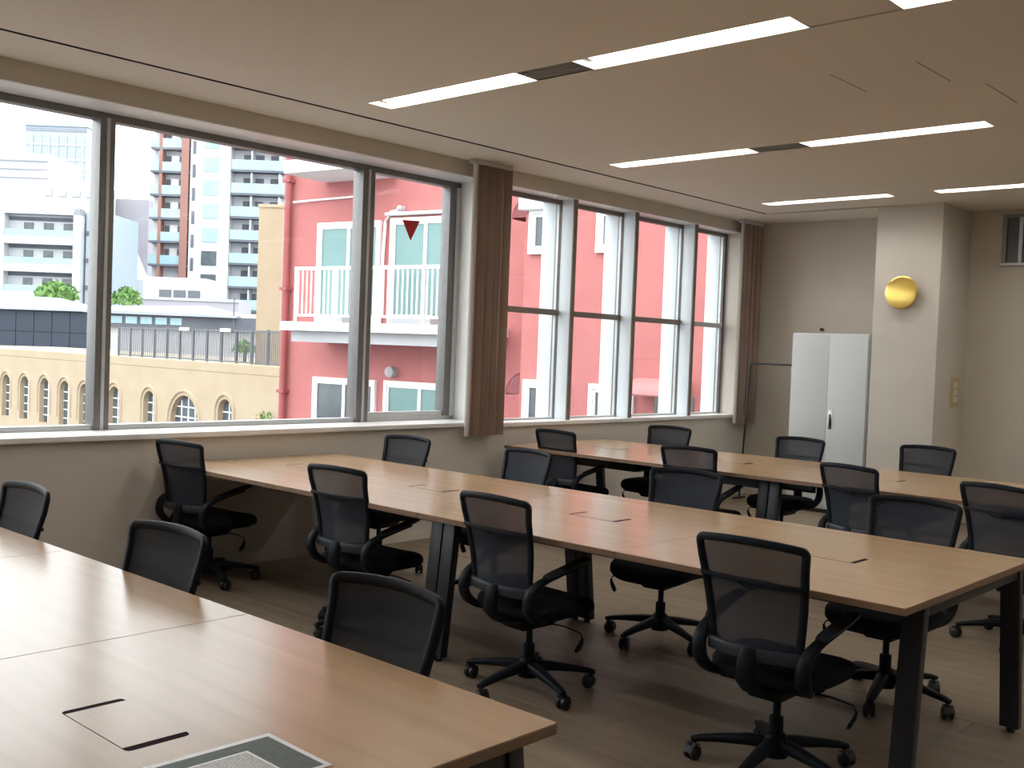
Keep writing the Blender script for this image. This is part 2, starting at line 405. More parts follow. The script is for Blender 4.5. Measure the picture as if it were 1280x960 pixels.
# window 1: three big panes in aluminium frames
w1 = thing('window_1', (-6.38, W1Y0, W1Z0), 0, 'wide aluminium window nearest the viewer', None, None, 'structure')
def wbox(parent, name, mat, x0, x1, y0, y1, z0, z1, base, bevel=0.003):
    return B(x0 - base[0], x1 - base[0], y0 - base[1], y1 - base[1], z0 - base[2], z1 - base[2]).obj(name, mat, parent, bevel=bevel)
b1 = (-6.38, W1Y0, W1Z0)
wbox(w1, 'window_sill', 'sill_white', -6.42, -5.99, W1Y0 - 0.0, W1Y1 + 0.0, W1Z0 - 0.03, W1Z0 + 0.004, b1, 0.006)
wbox(w1, 'frame_head', 'aluminium_dark', -6.43, -6.34, W1Y0, W1Y1, 2.83, W1Z1, b1)
wbox(w1, 'frame_foot', 'aluminium_light', -6.43, -6.34, W1Y0, W1Y1, W1Z0 + 0.004, W1Z0 + 0.035, b1)
wbox(w1, 'frame_jamb', 'aluminium_dark', -6.43, -6.33, 6.03, 6.10, W1Z0 + 0.035, 2.83, b1)
wbox(w1, 'frame_jamb', 'aluminium_light', -6.42, -6.32, 6.10, W1Y1, W1Z0 + 0.035, 2.83, b1)
wbox(w1, 'jamb_lining', 'sill_white', -6.32, XW + 0.002, W1Y1 - 0.012, W1Y1, W1Z0 + 0.004, W1Z1, b1)
wbox(w1, 'frame_jamb', 'aluminium_dark', -6.43, -6.33, W1Y0, W1Y0 + 0.07, W1Z0 + 0.035, 2.83, b1)
mull = [0.99, 3.085, 5.165]
for my in mull:
    wide = 0.052 if my < 5 else 0.062
    wbox(w1, 'mullion', 'aluminium_dark', -6.44, -6.32, my - wide, my - 0.010, W1Z0 + 0.004, 2.84, b1)
    wbox(w1, 'mullion_strip', 'aluminium_light', -6.42, -6.315, my - 0.010, my + 0.012, W1Z0 + 0.004, 2.84, b1)
    wbox(w1, 'mullion', 'aluminium_dark', -6.44, -6.33, my + 0.012, my + wide, W1Z0 + 0.004, 2.84, b1)
edges = [W1Y0 + 0.07] + mull + [6.03]
for k in range(4):
    a = edges[k] + (0.05 if k else 0); c = edges[k + 1] - (0.05 if k < 3 else 0)
    wbox(w1, 'pane', 'window_glass', -6.386, -6.38, a, c, W1Z0 + 0.03, 2.84, b1, 0)
# the narrow right-hand sash has its own bottom and side rail
wbox(w1, 'sash_rail', 'aluminium_light', -6.40, -6.345, 5.22, 6.03, W1Z0 + 0.035, W1Z0 + 0.075, b1)
wbox(w1, 'sash_stile', 'aluminium_light', -6.40, -6.345, 5.225, 5.245, W1Z0 + 0.075, 2.83, b1)

# window 2: four bays between deep pale fins, one transom each
w2 = thing('window_2', (-6.24, W2Y0, W2Z0), 0, 'four-bay window with deep pale fins and transoms', None, None, 'structure')
b2_ = (-6.24, W2Y0, W2Z0)
GX = -6.235
wbox(w2, 'window_sill', 'sill_white', -6.42, -6.0, W2Y0, W2Y1, W2Z0 - 0.03, W2Z0 + 0.004, b2_, 0.006)
wbox(w2, 'frame_head', 'bronze_transom', GX - 0.025, GX + 0.02, W2Y0, W2Y1, 2.835, W2Z1, b2_)
wbox(w2, 'head_lining', 'sill_white', GX + 0.02, XW - 0.002, W2Y0, W2Y1, W2Z1 - 0.006, W2Z1, b2_)
wbox(w1, 'head_lining', 'sill_white', -6.34, XW - 0.002, W1Y0, W1Y1, W1Z1 - 0.006, W1Z1, b1)
fins = [7.305, 8.24, 9.28]
prev = W2Y0
for i, fy in enumerate(fins + [W2Y1 - 0.035]):
    wbox(w2, 'fin_outer', 'fin_white', -6.43, GX - 0.03, fy, fy + 0.045, W2Z0 + 0.004, W2Z1, b2_)
    wbox(w2, 'mullion', 'aluminium_dark', GX - 0.03, GX - 0.008, fy - 0.008, fy + 0.05, W2Z0 + 0.004, W2Z1, b2_)
    wbox(w2, 'mullion', 'aluminium_light', GX - 0.008, GX + 0.02, fy - 0.014, fy + 0.05, W2Z0 + 0.004, W2Z1, b2_)
    wbox(w2, 'mullion', 'aluminium_dark', GX + 0.02, GX + 0.036, fy - 0.006, fy + 0.05, W2Z0 + 0.004, W2Z1, b2_)
    if i < 3:
        wbox(w2, 'fin_inner', 'fin_white', GX + 0.036, -6.066, fy, fy + 0.05, W2Z0 + 0.004, W2Z1, b2_)
        wbox(w2, 'fin_nose_shaded', 'bronze_transom', -6.066, -6.052, fy - 0.001, fy + 0.051, W2Z0 + 0.004, W2Z1, b2_)  # front face of the pale fin, its shade put into the brown colour
    wbox(w2, 'transom', 'bronze_transom' if i < 3 else 'aluminium_light', GX - 0.03, GX + 0.045, prev, fy - 0.008, 1.832, 1.882, b2_)
    wbox(w2, 'pane', 'window_glass', GX - 0.003, GX + 0.003, prev + 0.005, fy - 0.008, W2Z0 + 0.01, 1.835, b2_, 0)
    wbox(w2, 'pane', 'window_glass', GX - 0.003, GX + 0.003, prev + 0.005, fy - 0.008, 1.88, 2.84, b2_, 0)
    wbox(w2, 'frame_foot', 'aluminium_light', GX - 0.03, GX + 0.03, prev, fy - 0.008, W2Z0 + 0.004, W2Z0 + 0.02, b2_)
    prev = fy + 0.05

# high transom window on the far wall, at the right edge of the picture
tw = thing('window_3', (-3.0, YN - 0.03, 2.47), 0, 'small high fanlight in the far wall', None, None, 'structure')
B(-0.40, 0.40, -0.012, 0.03, 0.0, 0.025).obj('window_sill', 'frame_white', tw)
B(-0.39, -0.35, -0.004, 0.03, 0.025, 0.45).obj('frame_jamb', 'aluminium_dark', tw)
B(0.35, 0.39, -0.004, 0.03, 0.025, 0.45).obj('frame_jamb', 'aluminium_dark', tw)
B(-0.39, 0.39, -0.004, 0.03, 0.45, 0.48).obj('frame_head', 'aluminium_dark', tw)
B(-0.24, -0.21, -0.008, 0.03, 0.025, 0.45).obj('mullion', 'aluminium_light', tw)
B(-0.35, -0.24, 0.012, 0.028, 0.025, 0.45).obj('pane', 'pane_dark', tw)
B(-0.21, 0.35, 0.012, 0.028, 0.025, 0.45).obj('pane', 'pane_dark', tw)

# ------------------------------------------------------------------ tables
def build_table(name, x_right, y0, y1, modw, label, z=0.72):
    """long bench of four tops on shared slanted legs; origin at floor, right end"""
    t = thing(name, (x_right, y0, 0), 0, label, 'table', 'long wooden bench tables')
    D = y1 - y0
    for k in range(4):
        xa, xb = -(k + 1) * modw + 0.0012, -k * modw - 0.0012
        B(xa, xb, 0, D, z - 0.003, z).obj('table_top', 'oak_laminate', t, bevel=0.001, seg=1)
        B(xa, xb, 0.0, D, z - 0.026, z - 0.003).obj('top_edge', 'oak_edge', t, bevel=0.001, seg=1)
        cx = (xa + xb) / 2
        h = MB()
        n = 5; hx, hy, r = 0.142, 0.067, 0.012
        pts = []
        for qx, qy, a0 in ((1, 1, 0), (-1, 1, 90), (-1, -1, 180), (1, -1, 270)):
            for i in range(n):
                a = math.radians(a0 + 90 * i / (n - 1)); pts.append((cx + qx * (hx - r) + r * math.cos(a), D / 2 + qy * (hy - r) + r * math.sin(a)))
        nn = len(pts)
        h.add([(x, y, z) for x, y in pts] + [(x, y, z + 0.0004) for x, y in pts], [tuple(range(nn - 1, -1, -1)), tuple(range(nn, 2 * nn))] + [(i, (i + 1) % nn, (i + 1) % nn + nn, i + nn) for i in range(nn)])
        hp = h.obj('cable_hatch', 'hatch_dark', t, smooth=0)
        B(cx - 0.122, cx + 0.122, D / 2 - 0.0662, D / 2 + 0.0662, z + 0.0004, z + 0.0010).obj('hatch_lid', 'oak_laminate', hp, smooth=0)
    Lx = 4 * modw
    for xa in (0.045, Lx / 2, Lx - 0.045):
        for s, yt, yb in ((-1, 0.20, 0.13), (1, D - 0.12, D - 0.03)):
            offs = (-0.042, 0.042) if abs(xa - Lx / 2) < 0.01 else (0.0,)
            for o in offs:
                cx = -xa + o; hw = 0.038; th = 0.022
                lg = MB()
                lg.hexa([(cx - hw, yb - th, 0.02), (cx + hw, yb - th, 0.02), (cx + hw, yb + th, 0.02), (cx - hw, yb + th, 0.02)],
                        [(cx - hw, yt - th, z - 0.027), (cx + hw, yt - th, z - 0.027), (cx + hw, yt + th, z - 0.027), (cx - hw, yt + th, z - 0.027)])
                lo = lg.obj('leg', 'black_steel', t, bevel=0.003)
                MB().lathe([(0.018, 0), (0.018, 0.012), (0.008, 0.013), (0.008, 0.022)], 12, (cx, yb, 0)).obj('leg_foot', 'black_steel', lo)
        B(-xa - 0.03, -xa + 0.03, 0.21, D - 0.14, z - 0.066, z - 0.027).obj('cross_beam', 'black_steel', t, bevel=0.002)
    for yy in (0.30, D - 0.30):
        B(-Lx + 0.09, -0.09, yy - 0.02, yy + 0.02, z - 0.062, z - 0.028).obj('long_beam', 'black_steel', t, bevel=0.002)
    for k in range(4):
        cx = -(k + 0.5) * modw
        tr = MB().box(cx - 0.35, cx + 0.35, D / 2 - 0.11, D / 2 + 0.11, z - 0.16, z - 0.155)
        tr.box(cx - 0.35, cx + 0.35, D / 2 - 0.11, D / 2 - 0.106, z - 0.155, z - 0.03).box(cx - 0.35, cx + 0.35, D / 2 + 0.106, D / 2 + 0.11, z - 0.155, z - 0.03)
        tr.obj('cable_tray', 'black_steel', t)
    return t
build_table('bench_table', -1.395, 0.36, 1.695, 1.157, 'long oak bench table nearest the viewer, with a printed sheet on it')
build_table('bench_table', -1.32, 3.335, 4.635, 1.165, 'middle long oak bench table reaching from the window wall')
build_table('bench_table', -1.22, 6.31, 7.64, 1.165, 'farthest long oak bench table, in front of the white cabinet')

# ------------------------------------------------------------------ office chair
def bp(u, v):
    """point on the backrest sheet, u across -1..1, v up 0..1"""
    w = 0.172 + 0.046 * v
    zz = 0.462 + 0.425 * v - 0.014 * u * u * v * v
    yy = -0.212 - 0.062 * v + 0.03 * u * u + 0.022 * math.sin(PI * min(1, v * 1.25)) * (1 - 0.4 * u * u)
    return Vector((u * w, yy, zz))
def back_outline(ins=0.0, n=7):
    """rounded quad in u,v, as points on the sheet"""
    U, V0, V1, ru, rv = 1 - ins, ins * 0.5, 1 - ins * 0.5, 0.10, 0.042
    out = []
    for cu, cv, a0 in ((U - ru, V1 - rv, 0), (-U + ru, V1 - rv, 90), (-U + ru, V0 + rv, 180), (U - ru, V0 + rv, 270)):
        for i in range(n):
            a = math.radians(a0 + 90 * i / (n - 1)); out.append((cu + ru * math.cos(a), cv + rv * math.sin(a)))
    res = []
    for i in range(len(out)):
        a, c = out[i], out[(i + 1) % len(out)]
        d = math.hypot((c[0] - a[0]) * 0.2, (c[1] - a[1]) * 0.42); m = max(1, int(d / 0.05))
        for k in range(m): res.append((a[0] + (c[0] - a[0]) * k / m, a[1] + (c[1] - a[1]) * k / m))
    return res
CH = {}
def smooth_path(c, n):
    """Catmull-Rom through control tuples"""
    out = []
    for i in range(len(c) - 1):
        p0, p1, p2, p3 = c[max(i - 1, 0)], c[i], c[i + 1], c[min(i + 2, len(c) - 1)]
        for k in range(n):
            t = k / n
            out.append(tuple(0.5 * (2 * b_ + (c_ - a_) * t + (2 * a_ - 5 * b_ + 4 * c_ - d_) * t * t + (3 * b_ - a_ - 3 * c_ + d_) * t ** 3) for a_, b_, c_, d_ in zip(p0, p1, p2, p3)))
    out.append(tuple(c[-1])); return out
fr = MB(); fr.sweep([bp(u, v) for u, v in back_outline(0.05)], 0.010, 0.0145, 8, True, ref=(0, 1, 0), power=3.5)
CH['back_frame'] = fr.mesh('back_frame', 'chair_plastic', smooth=50)
ms = MB(); nu, nv = 12, 14
vs_, fs_ = [], []
for j in range(nv + 1):
    for i in range(nu + 1):
        u, v = -0.95 + 1.9 * i / nu, 0.03 + 0.945 * j / nv
        k = 1.0
        if v > 0.92: k = 1 - 0.05 * ((v - 0.92) / 0.055) ** 2
        vs_.append(bp(u * k, v))
for j in range(nv):
    for i in range(nu): fs_.append((j * (nu + 1) + i, j * (nu + 1) + i + 1, (j + 1) * (nu + 1) + i + 1, (j + 1) * (nu + 1) + i))
ms.add(vs_, fs_); CH['back_mesh'] = ms.mesh('back_mesh', 'back_mesh_cloth', smooth=80)
lb = MB(); lb.sweep([bp(u / 8, 0.655 - 0.02 * (1 - (u / 8) ** 2)) + Vector((0, -0.014, 0)) for u in range(-8, 9)], 0.006, 0.008, 6, ref=(0, 1, 0))
lb.sweep([bp(u / 20, 0.635 - 0.05 * (1 - (u / 5) ** 2)) + Vector((0, -0.016, 0)) for u in range(-5, 6)], 0.004, 0.005, 6, ref=(0, 1, 0))
CH['lumbar_bar'] = lb.mesh('lumbar_bar', 'chair_plastic', smooth=50)
lr = MB(); lr.sweep([bp(u / 8, 0.035 + 0.01 * (u / 8) ** 2) + Vector((0, -0.012, 0)) for u in range(-8, 9)], 0.012, 0.024, 10, ref=(0, 1, 0), power=3)
CH['lower_rail'] = lr.mesh('lower_rail', 'chair_plastic_grey', smooth=50)
st = MB()
def seat_ring(ins, z, n=40):
    pts = []
    for k in range(n):
        a = 2 * PI * k / n; c, s_ = math.cos(a), math.sin(a)
        x = (0.232 - ins) * math.copysign(abs(c) ** 0.55, c)
        y = 0.03 + (0.222 - ins) * math.copysign(abs(s_) ** 0.6, s_)
        x *= 1 - 0.05 * max(0, -y) / 0.2
        dz = -0.03 * max(0, (y - 0.10) / 0.15) ** 2 - 0.006 * (1 - (x / 0.23) ** 2)
        pts.append((x, y, z + dz))
    return pts
st.rings([seat_ring(0.05, 0.362), seat_ring(0.012, 0.367), seat_ring(0.0, 0.385), seat_ring(0.0, 0.408), seat_ring(0.012, 0.424), seat_ring(0.04, 0.432), seat_ring(0.12, 0.436), seat_ring(0.20, 0.436)])
CH['seat'] = st.mesh('seat', 'seat_fabric', smooth=60)
CH['seat_pan'] = MB().box(-0.17, 0.17, -0.13, 0.19, 0.338, 0.36).mesh('seat_pan', 'chair_plastic', bevel=0.01)
CH['tilt_mechanism'] = MB().hexa([(-0.06, -0.10, 0.285), (0.06, -0.10, 0.285), (0.06, 0.09, 0.285), (-0.06, 0.09, 0.285)], [(-0.09, -0.14, 0.338), (0.09, -0.14, 0.338), (0.09, 0.13, 0.338), (-0.09, 0.13, 0.338)]).mesh('tilt_mechanism', 'chair_plastic', bevel=0.008)
spn = MB(); spn.sweep([(0, -0.10, 0.335), (0, -0.20, 0.345), (0, -0.245, 0.385), (0, -0.245, 0.455), (0, -0.232, 0.50)], [0.04, 0.04, 0.038, 0.034, 0.025], [0.014, 0.014, 0.016, 0.014, 0.010], 10, ref=(1, 0, 0), power=3)
CH['back_support'] = spn.mesh('back_support', 'chair_plastic', smooth=50)
for side in (-1, 1):
    s = side
    ctl = [(0.10, 0.0, 0.345, 0.022, 0.010), (0.15, -0.07, 0.350, 0.024, 0.012), (0.184, -0.15, 0.366, 0.026, 0.016), (0.197, -0.205, 0.405, 0.027, 0.018), (0.202, -0.222, 0.455, 0.026, 0.018), (0.207, -0.205, 0.502, 0.024, 0.016), (0.214, -0.15, 0.536, 0.022, 0.012), (0.223, -0.05, 0.562, 0.020, 0.010), (0.228, 0.06, 0.584, 0.020, 0.009)]
    sm = smooth_path(ctl, 4)
    a = MB(); a.sweep([(s * p_[0], p_[1], p_[2]) for p_ in sm], [p_[3] for p_ in sm], [p_[4] for p_ in sm], 10, ref=(1, 0, 0), power=3)
    CH['arm%d' % s] = a.mesh('armrest', 'chair_plastic', smooth=50)
    sm = smooth_path([(0.215, -0.14, 0.551, 0.016, 0.005), (0.219, -0.11, 0.561, 0.025, 0.009), (0.228, -0.02, 0.582, 0.029, 0.010), (0.228, 0.08, 0.602, 0.029, 0.010), (0.228, 0.118, 0.606, 0.02, 0.006)], 3)
    p = MB(); p.sweep([(s * p_[0], p_[1], p_[2]) for p_ in sm], [p_[3] for p_ in sm], [p_[4] for p_ in sm], 10, ref=(1, 0, 0), power=3)
    CH['pad%d' % s] = p.mesh('arm_pad', 'chair_plastic_grey', smooth=50)
CH['gas_lift'] = MB().lathe([(0.026, 0.10), (0.026, 0.20), (0.024, 0.205), (0.0145, 0.206), (0.0145, 0.29)], 16).mesh('gas_lift', 'chair_plastic', smooth=40)
lv = MB(); lv.tube([(0.07, 0.0, 0.315), (0.19, 0.02, 0.318), (0.275, 0.03, 0.305), (0.285, 0.03, 0.285)], 0.0035, 6)
lv.sweep([(0.287, 0.03, 0.288), (0.281, 0.028, 0.262), (0.268, 0.024, 0.235), (0.262, 0.022, 0.222)], [0.004, 0.006, 0.007, 0.004], [0.008, 0.016, 0.018, 0.012], 8, ref=(1, 0, 0))
CH['lever'] = lv.mesh('lever', 'chair_plastic', smooth=50)
CH['base_hub'] = MB().lathe([(0.030, 0.055), (0.046, 0.06), (0.050, 0.09), (0.044, 0.125), (0.034, 0.142), (0.027, 0.146)], 20).mesh('base_hub', 'chair_plastic', smooth=50)
bl = MB(); bl.sweep([(0.02, 0, 0.108), (0.10, 0, 0.104), (0.20, 0, 0.092), (0.275, 0, 0.080), (0.305, 0, 0.072)], [0.030, 0.027, 0.022, 0.019, 0.014], [0.024, 0.020, 0.015, 0.012, 0.009], 10, ref=(0, 1, 0), power=3)
CH['base_leg'] = bl.mesh('base_leg', 'chair_plastic', smooth=50)
cs = MB()
for sy in (-1, 1): cs.lathe([(0.006, sy * 0.006), (0.026, sy * 0.006), (0.0275, sy * 0.010), (0.0275, sy * 0.020), (0.022, sy * 0.025), (0.006, sy * 0.026)], 16, (-0.012, 0, 0.0275), 'Y')
cs.box(-0.030, 0.006, -0.006, 0.006, 0.02, 0.06); cs.lathe([(0.007, 0.045), (0.007, 0.078)], 10)
cs.sweep([(-0.040, 0, 0.030), (-0.032, 0, 0.05), (-0.012, 0, 0.0605), (0.008, 0, 0.055)], 0.022, 0.0025, 8, ref=(0, 1, 0), power=4)
CH['caster'] = cs.mesh('caster', 'caster_rubber', smooth=40)
def chair(bx, by, face, base_rot, label):
    """bx,by: middle of the backrest's top; face: heading of the sitter in degrees (90 = away from the viewer)"""
    a = math.radians(face - 90)
    hx, hy = bx - math.sin(a) * 0.265, by + math.cos(a) * 0.265
    t = thing('office_chair', (hx, hy, 0), a, label, 'chair', 'black mesh office chairs around the tables')
    inst('back_frame', CH['back_frame'], t); bmh = inst('back_mesh', CH['back_mesh'], t)
    inst('lumbar_bar', CH['lumbar_bar'], t); inst('lower_rail', CH['lower_rail'], t)
    inst('seat', CH['seat'], t); inst('seat_pan', CH['seat_pan'], t); inst('back_support', CH['back_support'], t)
    tm = inst('tilt_mechanism', CH['tilt_mechanism'], t); inst('lever', CH['lever'], tm)
    for s in (-1, 1):
        ar = inst('armrest', CH['arm%d' % s], t); inst('arm_pad', CH['pad%d' % s], ar)
    inst('gas_lift', CH['gas_lift'], t); inst('base_hub', CH['base_hub'], t)
    for k in range(5):
        ang = math.radians(base_rot + 72 * k) - a
        l = inst('base_leg', CH['base_leg'], t, None, ang)
        inst('caster', CH['caster'], l, (0.292, 0, 0), random.uniform(-2.5, 2.5))
    return t
UPW, DNW = 90, 270
# near side of the middle table, backs towards the viewer
chair(-5.70, 3.25, UPW + 8, 203, 'office chair with its back to us nearest the window wall, at the middle table')
chair(-4.21, 3.27, UPW + 4, 190, 'office chair with its back to us, second from the windows at the middle table')
chair(-3.06, 3.215, UPW - 3, 197, 'office chair with its back to us third from the windows at the middle table')
chair(-1.825, 3.21, UPW + 1, 203, 'large foreground office chair with its back to us at the middle table\'s open end')
# far side of the middle table, facing the viewer
chair(-5.39, 4.83, DNW + 4, 30, 'office chair facing us behind the middle table, closest to the windows')
chair(-4.34, 4.90, DNW - 6, 20, 'office chair facing us behind the middle table, second from the windows')
chair(-3.16, 4.87, DNW + 8, 195, 'office chair facing us behind the middle table, third from the windows')
chair(-1.90, 4.86, DNW, 210, 'office chair facing us behind the open end of the middle table')
# far side of the nearest table, facing the viewer
chair(-4.28, 1.80, DNW, 40, 'cropped office chair at the picture\'s left edge, facing us over the nearest table')
chair(-3.12, 1.775, DNW + 4, 60, 'office chair facing us over the nearest table, between two others')
chair(-2.07, 1.81, DNW + 2, 25, 'big dark chair back facing us over the nearest table, closest to its open end')
# near side of the farthest table
chair(-5.36, 6.32, UPW - 3, 200, 'office chair with its back to us at the farthest table, nearest the windows')
chair(-3.99, 6.13, UPW + 5, 215, 'office chair with its back to us at the farthest table, second from the windows')
chair(-2.80, 6.05, UPW - 14, 190, 'turned office chair with its back to us at the farthest table, before the pillar')
chair(-1.87, 5.84, UPW - 14, 205, 'office chair cut off by the right edge of the picture, before the farthest table')
# far side of the farthest table
chair(-5.23, 7.76, DNW + 4, 22, 'office chair facing us behind the farthest table, under the last window')
chair(-4.01, 7.82, DNW - 1, 33, 'office chair facing us behind the farthest table, in front of the white cabinet')
chair(-3.10, 8.12, DNW - 1, 15, 'office chair facing us behind the farthest table, in front of the pillar')

# ------------------------------------------------------------------ things on the walls and tables
sheet = thing('printed_sheet', (-1.635, 1.06, 0.72), math.radians(-1), 'laminated sheet with dark green picture lying on the nearest table', 'paper')
B(-0.105, 0.105, -0.148, 0.148, 0.0003, 0.0013).obj('sheet', 'paper_white', sheet, smooth=0)
B(-0.090, 0.094, -0.136, 0.136, 0.0013, 0.0016).obj('green_print', 'paper_green', sheet, smooth=0)
B(-0.052, 0.060, -0.120, 0.066, 0.0016, 0.0018).obj('panel_border', 'paper_white', sheet, smooth=0)
B(-0.046, 0.054, -0.116, 0.060, 0.0018, 0.0020).obj('text_panel', 'paper_print', sheet, smooth=0)

def blind(y0, y1, label):
    t = thing('vertical_blind', (-5.935, y0, 0.80), 0, label, 'blind', 'gathered vertical blinds by the windows')
    n = 9; W_ = y1 - y0
    B(-0.03, 0.03, -0.01, W_ + 0.01, 2.165, 2.199).obj('head_rail', 'aluminium_light', t, bevel=0.003)
    for k in range(n):
        cy = W_ * (k + 0.5) / n + (0 if k else 0.012); a = math.radians(-38 if k % 2 else 40) + random.uniform(-0.12, 0.12); hw = 0.042 if k else 0.019
        dx, dy = hw * math.sin(a), hw * math.cos(a)
        bow = 0.007
        st_ = MB(); rings = []
        for z in (0.0, 2.165):
            ring = []
            for q in range(5):
                f = -1 + q / 2.0; b_ = bow * (1 - f * f)
                ring.append((dx * f + math.cos(a) * b_, cy + dy * f - math.sin(a) * b_, z))
            for q in range(4, -1, -1):
                f = -1 + q / 2.0; b_ = bow * (1 - f * f) - 0.0015
                ring.append((dx * f + math.cos(a) * b_, cy + dy * f - math.sin(a) * b_, z))
            rings.append(ring)
        st_.rings(rings)
        o = st_.obj('slat', 'blind_pale' if k == 0 else 'blind_brown', t, smooth=50)
        if k == 0: o['label'] = 'pale edge slat'
    return t
blind(5.885, 6.315, 'gathered brown vertical blind hanging between the two windows')
blind(9.985, 10.40, 'gathered brown vertical blind hanging in the far corner by the cabinet')

lamp = thing('wall_lamp', (-4.02, 9.73, 2.175), 0, 'round brass disc lamp on the pillar', 'lamp')
MB().lathe([(0.152, -0.058), (0.155, -0.062), (0.150, -0.0655), (0.135, -0.0680), (0.11, -0.0712), (0.08, -0.0738), (0.05, -0.0755), (0.02, -0.0764), (0.0, -0.0765)], 56, (0, 0, 0), 'Y').obj('brass_disc', 'brushed_brass', lamp, smooth=40)
MB().lathe([(0.06, 0.0), (0.06, -0.03), (0.05, -0.058)], 28, (0, 0, 0), 'Y').obj('backplate', 'brushed_brass', lamp)

cab = thing('storage_cabinet', (-4.75, 9.96, 0), 0, 'tall white two-door metal cabinet beside the pillar', 'cabinet')
B(-0.40, 0.40, -0.19, 0.19, 0.04, 1.785).obj('body', 'cabinet_white', cab, bevel=0.004)
B(-0.38, 0.38, -0.17, 0.18, 0.0, 0.04).obj('plinth', 'chair_plastic_grey', cab)
for s in (-1, 1):
    x0, x1 = (-0.397, -0.0015) if s < 0 else (0.0015, 0.397)
    d = B(x0, x1, -0.208, -0.19, 0.06, 1.775).obj('door', 'cabinet_white', cab, bevel=0.003)
    if s > 0:
        B(0.028, 0.060, -0.2105, -0.208, 0.84, 1.03).obj('handle_plate', 'chrome', d, bevel=0.002)
        B(0.036, 0.050, -0.222, -0.2105, 0.88, 0.99).obj('handle', 'chair_plastic_grey', d, bevel=0.003)

rk = thing('coat_rack', (-5.50, 9.98, 0), 0, 'thin black metal rack standing beside the white cabinet', 'rack')
MB().tube([(-0.25, 0.0, 1.455), (0.30, 0.0, 1.455)], 0.010, 8).obj('top_rail', 'black_steel', rk)
for s_ in (-1, 1):
    xf, xt = (-0.315, -0.25) if s_ < 0 else (0.315, 0.30)
    MB().tube([(xf, 0.0, 0.015), (xt, 0.0, 1.455)], 0.010, 8).obj('post', 'black_steel', rk)
    MB().tube([(xf, -0.12, 0.010), (xf, 0.12, 0.010)], 0.010, 8).obj('foot', 'black_steel', rk)

hk = thing('wall_hook', (-5.178, YN, 1.845), 0, 'tiny dark hook on the far wall above the cabinet', 'hook')
MB().lathe([(0.018, 0), (0.018, -0.006), (0.008, -0.008), (0.008, -0.03), (0.016, -0.034), (0.012, -0.04)], 12, (0, 0, 0), 'Y').obj('peg', 'chair_plastic_grey', hk)

sw = thing('wall_switch', (-3.69, 10.22, 1.26), 0, 'narrow beige control plate on the side of the pillar', 'switch')
B(0.0, 0.010, -0.10, 0.10, -0.14, 0.14).obj('plate', 'switch_beige', sw, bevel=0.003)
for dz in (-0.07, 0.0, 0.07): B(0.010, 0.016, -0.05, 0.05, dz - 0.026, dz + 0.026).obj('rocker', 'blind_pale', sw, bevel=0.002)

tri = MB().add([(-6.379, 5.557, 2.505), (-6.379, 5.745, 2.515), (-6.379, 5.651, 2.348), (-6.3775, 5.557, 2.505), (-6.3775, 5.745, 2.515), (-6.3775, 5.651, 2.348)], [(0, 1, 2), (5, 4, 3), (0, 3, 4, 1), (1, 4, 5, 2), (2, 5, 3, 0)])
tag(tri.obj('access_sticker', 'sticker_red', smooth=0), 'red downward triangle sticker on the window glass', 'sticker')

# ------------------------------------------------------------------ outside: street and buildings
tag(B(-420, 60, -120, 300, -8.3, -8.0).obj('ground_street', 'asphalt', smooth=0), 'asphalt street far below the windows', kind='structure')
def site(name, P, tvec, label, cat='building', group=None):
    return thing(name, (P[0], P[1], -8.0), math.atan2(tvec[1], tvec[0]), label, cat, group)
def fb(parent, name, mat, u0, u1, y0, y1, z0, z1, bevel=0.0, gp=None):
    """box in facade coordinates (z in room heights); negative y is out of the facade"""
    return B(u0, u1, y0, y1, z0 + 8, z1 + 8).obj(name, mat, gp or parent, bevel=bevel, smooth=0)

# red apartment house
red = site('red_house', (-17.34, 12.18), (0.985, 0.17), 'red stucco apartment house with white balcony across the street')
BO = -1.5
fb(red, 'wing_wall', 'stucco_red', 0.0, 6.46, 0.0, 7.0, -8, 9.0)
fb(red, 'front_wall', 'stucco_red', 6.46, 10.8, BO, 7.0, -8, 9.0)
MB().tube([(0.06, -0.10, 0), (0.06, -0.10, 17)], 0.07, 10).obj('downpipe', 'pipe_red', red)
for zc_ in (2.5, 0.5, 4.6): fb(red, 'pipe_bracket', 'pipe_red', -0.03, 0.15, -0.18, 0.0, zc_, zc_ + 0.06)
fb(red, 'upper_slab', 'concrete_white', 0.93, 2.72, -1.1, 0, 4.56, 4.80, 0.01)
fb(red, 'balcony_slab', 'concrete_white', 0.97, 5.25, -1.12, 0, 1.71, 1.87, 0.01)
fb(red, 'balcony_beam', 'concrete_grey', 1.10, 5.20, -0.95, 0, 1.51, 1.71)
bal = fb(red, 'top_rail', 'frame_white', 1.26, 5.2, -1.08, -1.02, 2.80, 2.86)
fb(red, 'bottom_rail', 'frame_white', 1.26, 5.2, -1.07, -1.03, 1.97, 2.01)
for u in (1.28, 2.25, 3.22, 4.20, 5.16): fb(red, 'rail_post', 'frame_white', u - 0.02, u + 0.02, -1.07, -1.03, 1.87, 2.80)
bars = MB(); k = 0
while 1.30 + 0.105 * k < 5.15:
    u = 1.34 + 0.105 * k; bars.box(u - 0.012, u + 0.012, -1.06, -1.04, 2.01 + 8, 2.80 + 8); k += 1
tag(bars.obj('balusters', 'frame_white', red, smooth=0), kind='stuff')
fb(red, 'balcony_unit', 'concrete_grey', 1.7, 2.1, -0.7, -0.35, 1.87, 2.02)
fb(red, 'balcony_unit', 'concrete_grey', 3.2, 4.1, -0.7, -0.35, 1.87, 2.05)
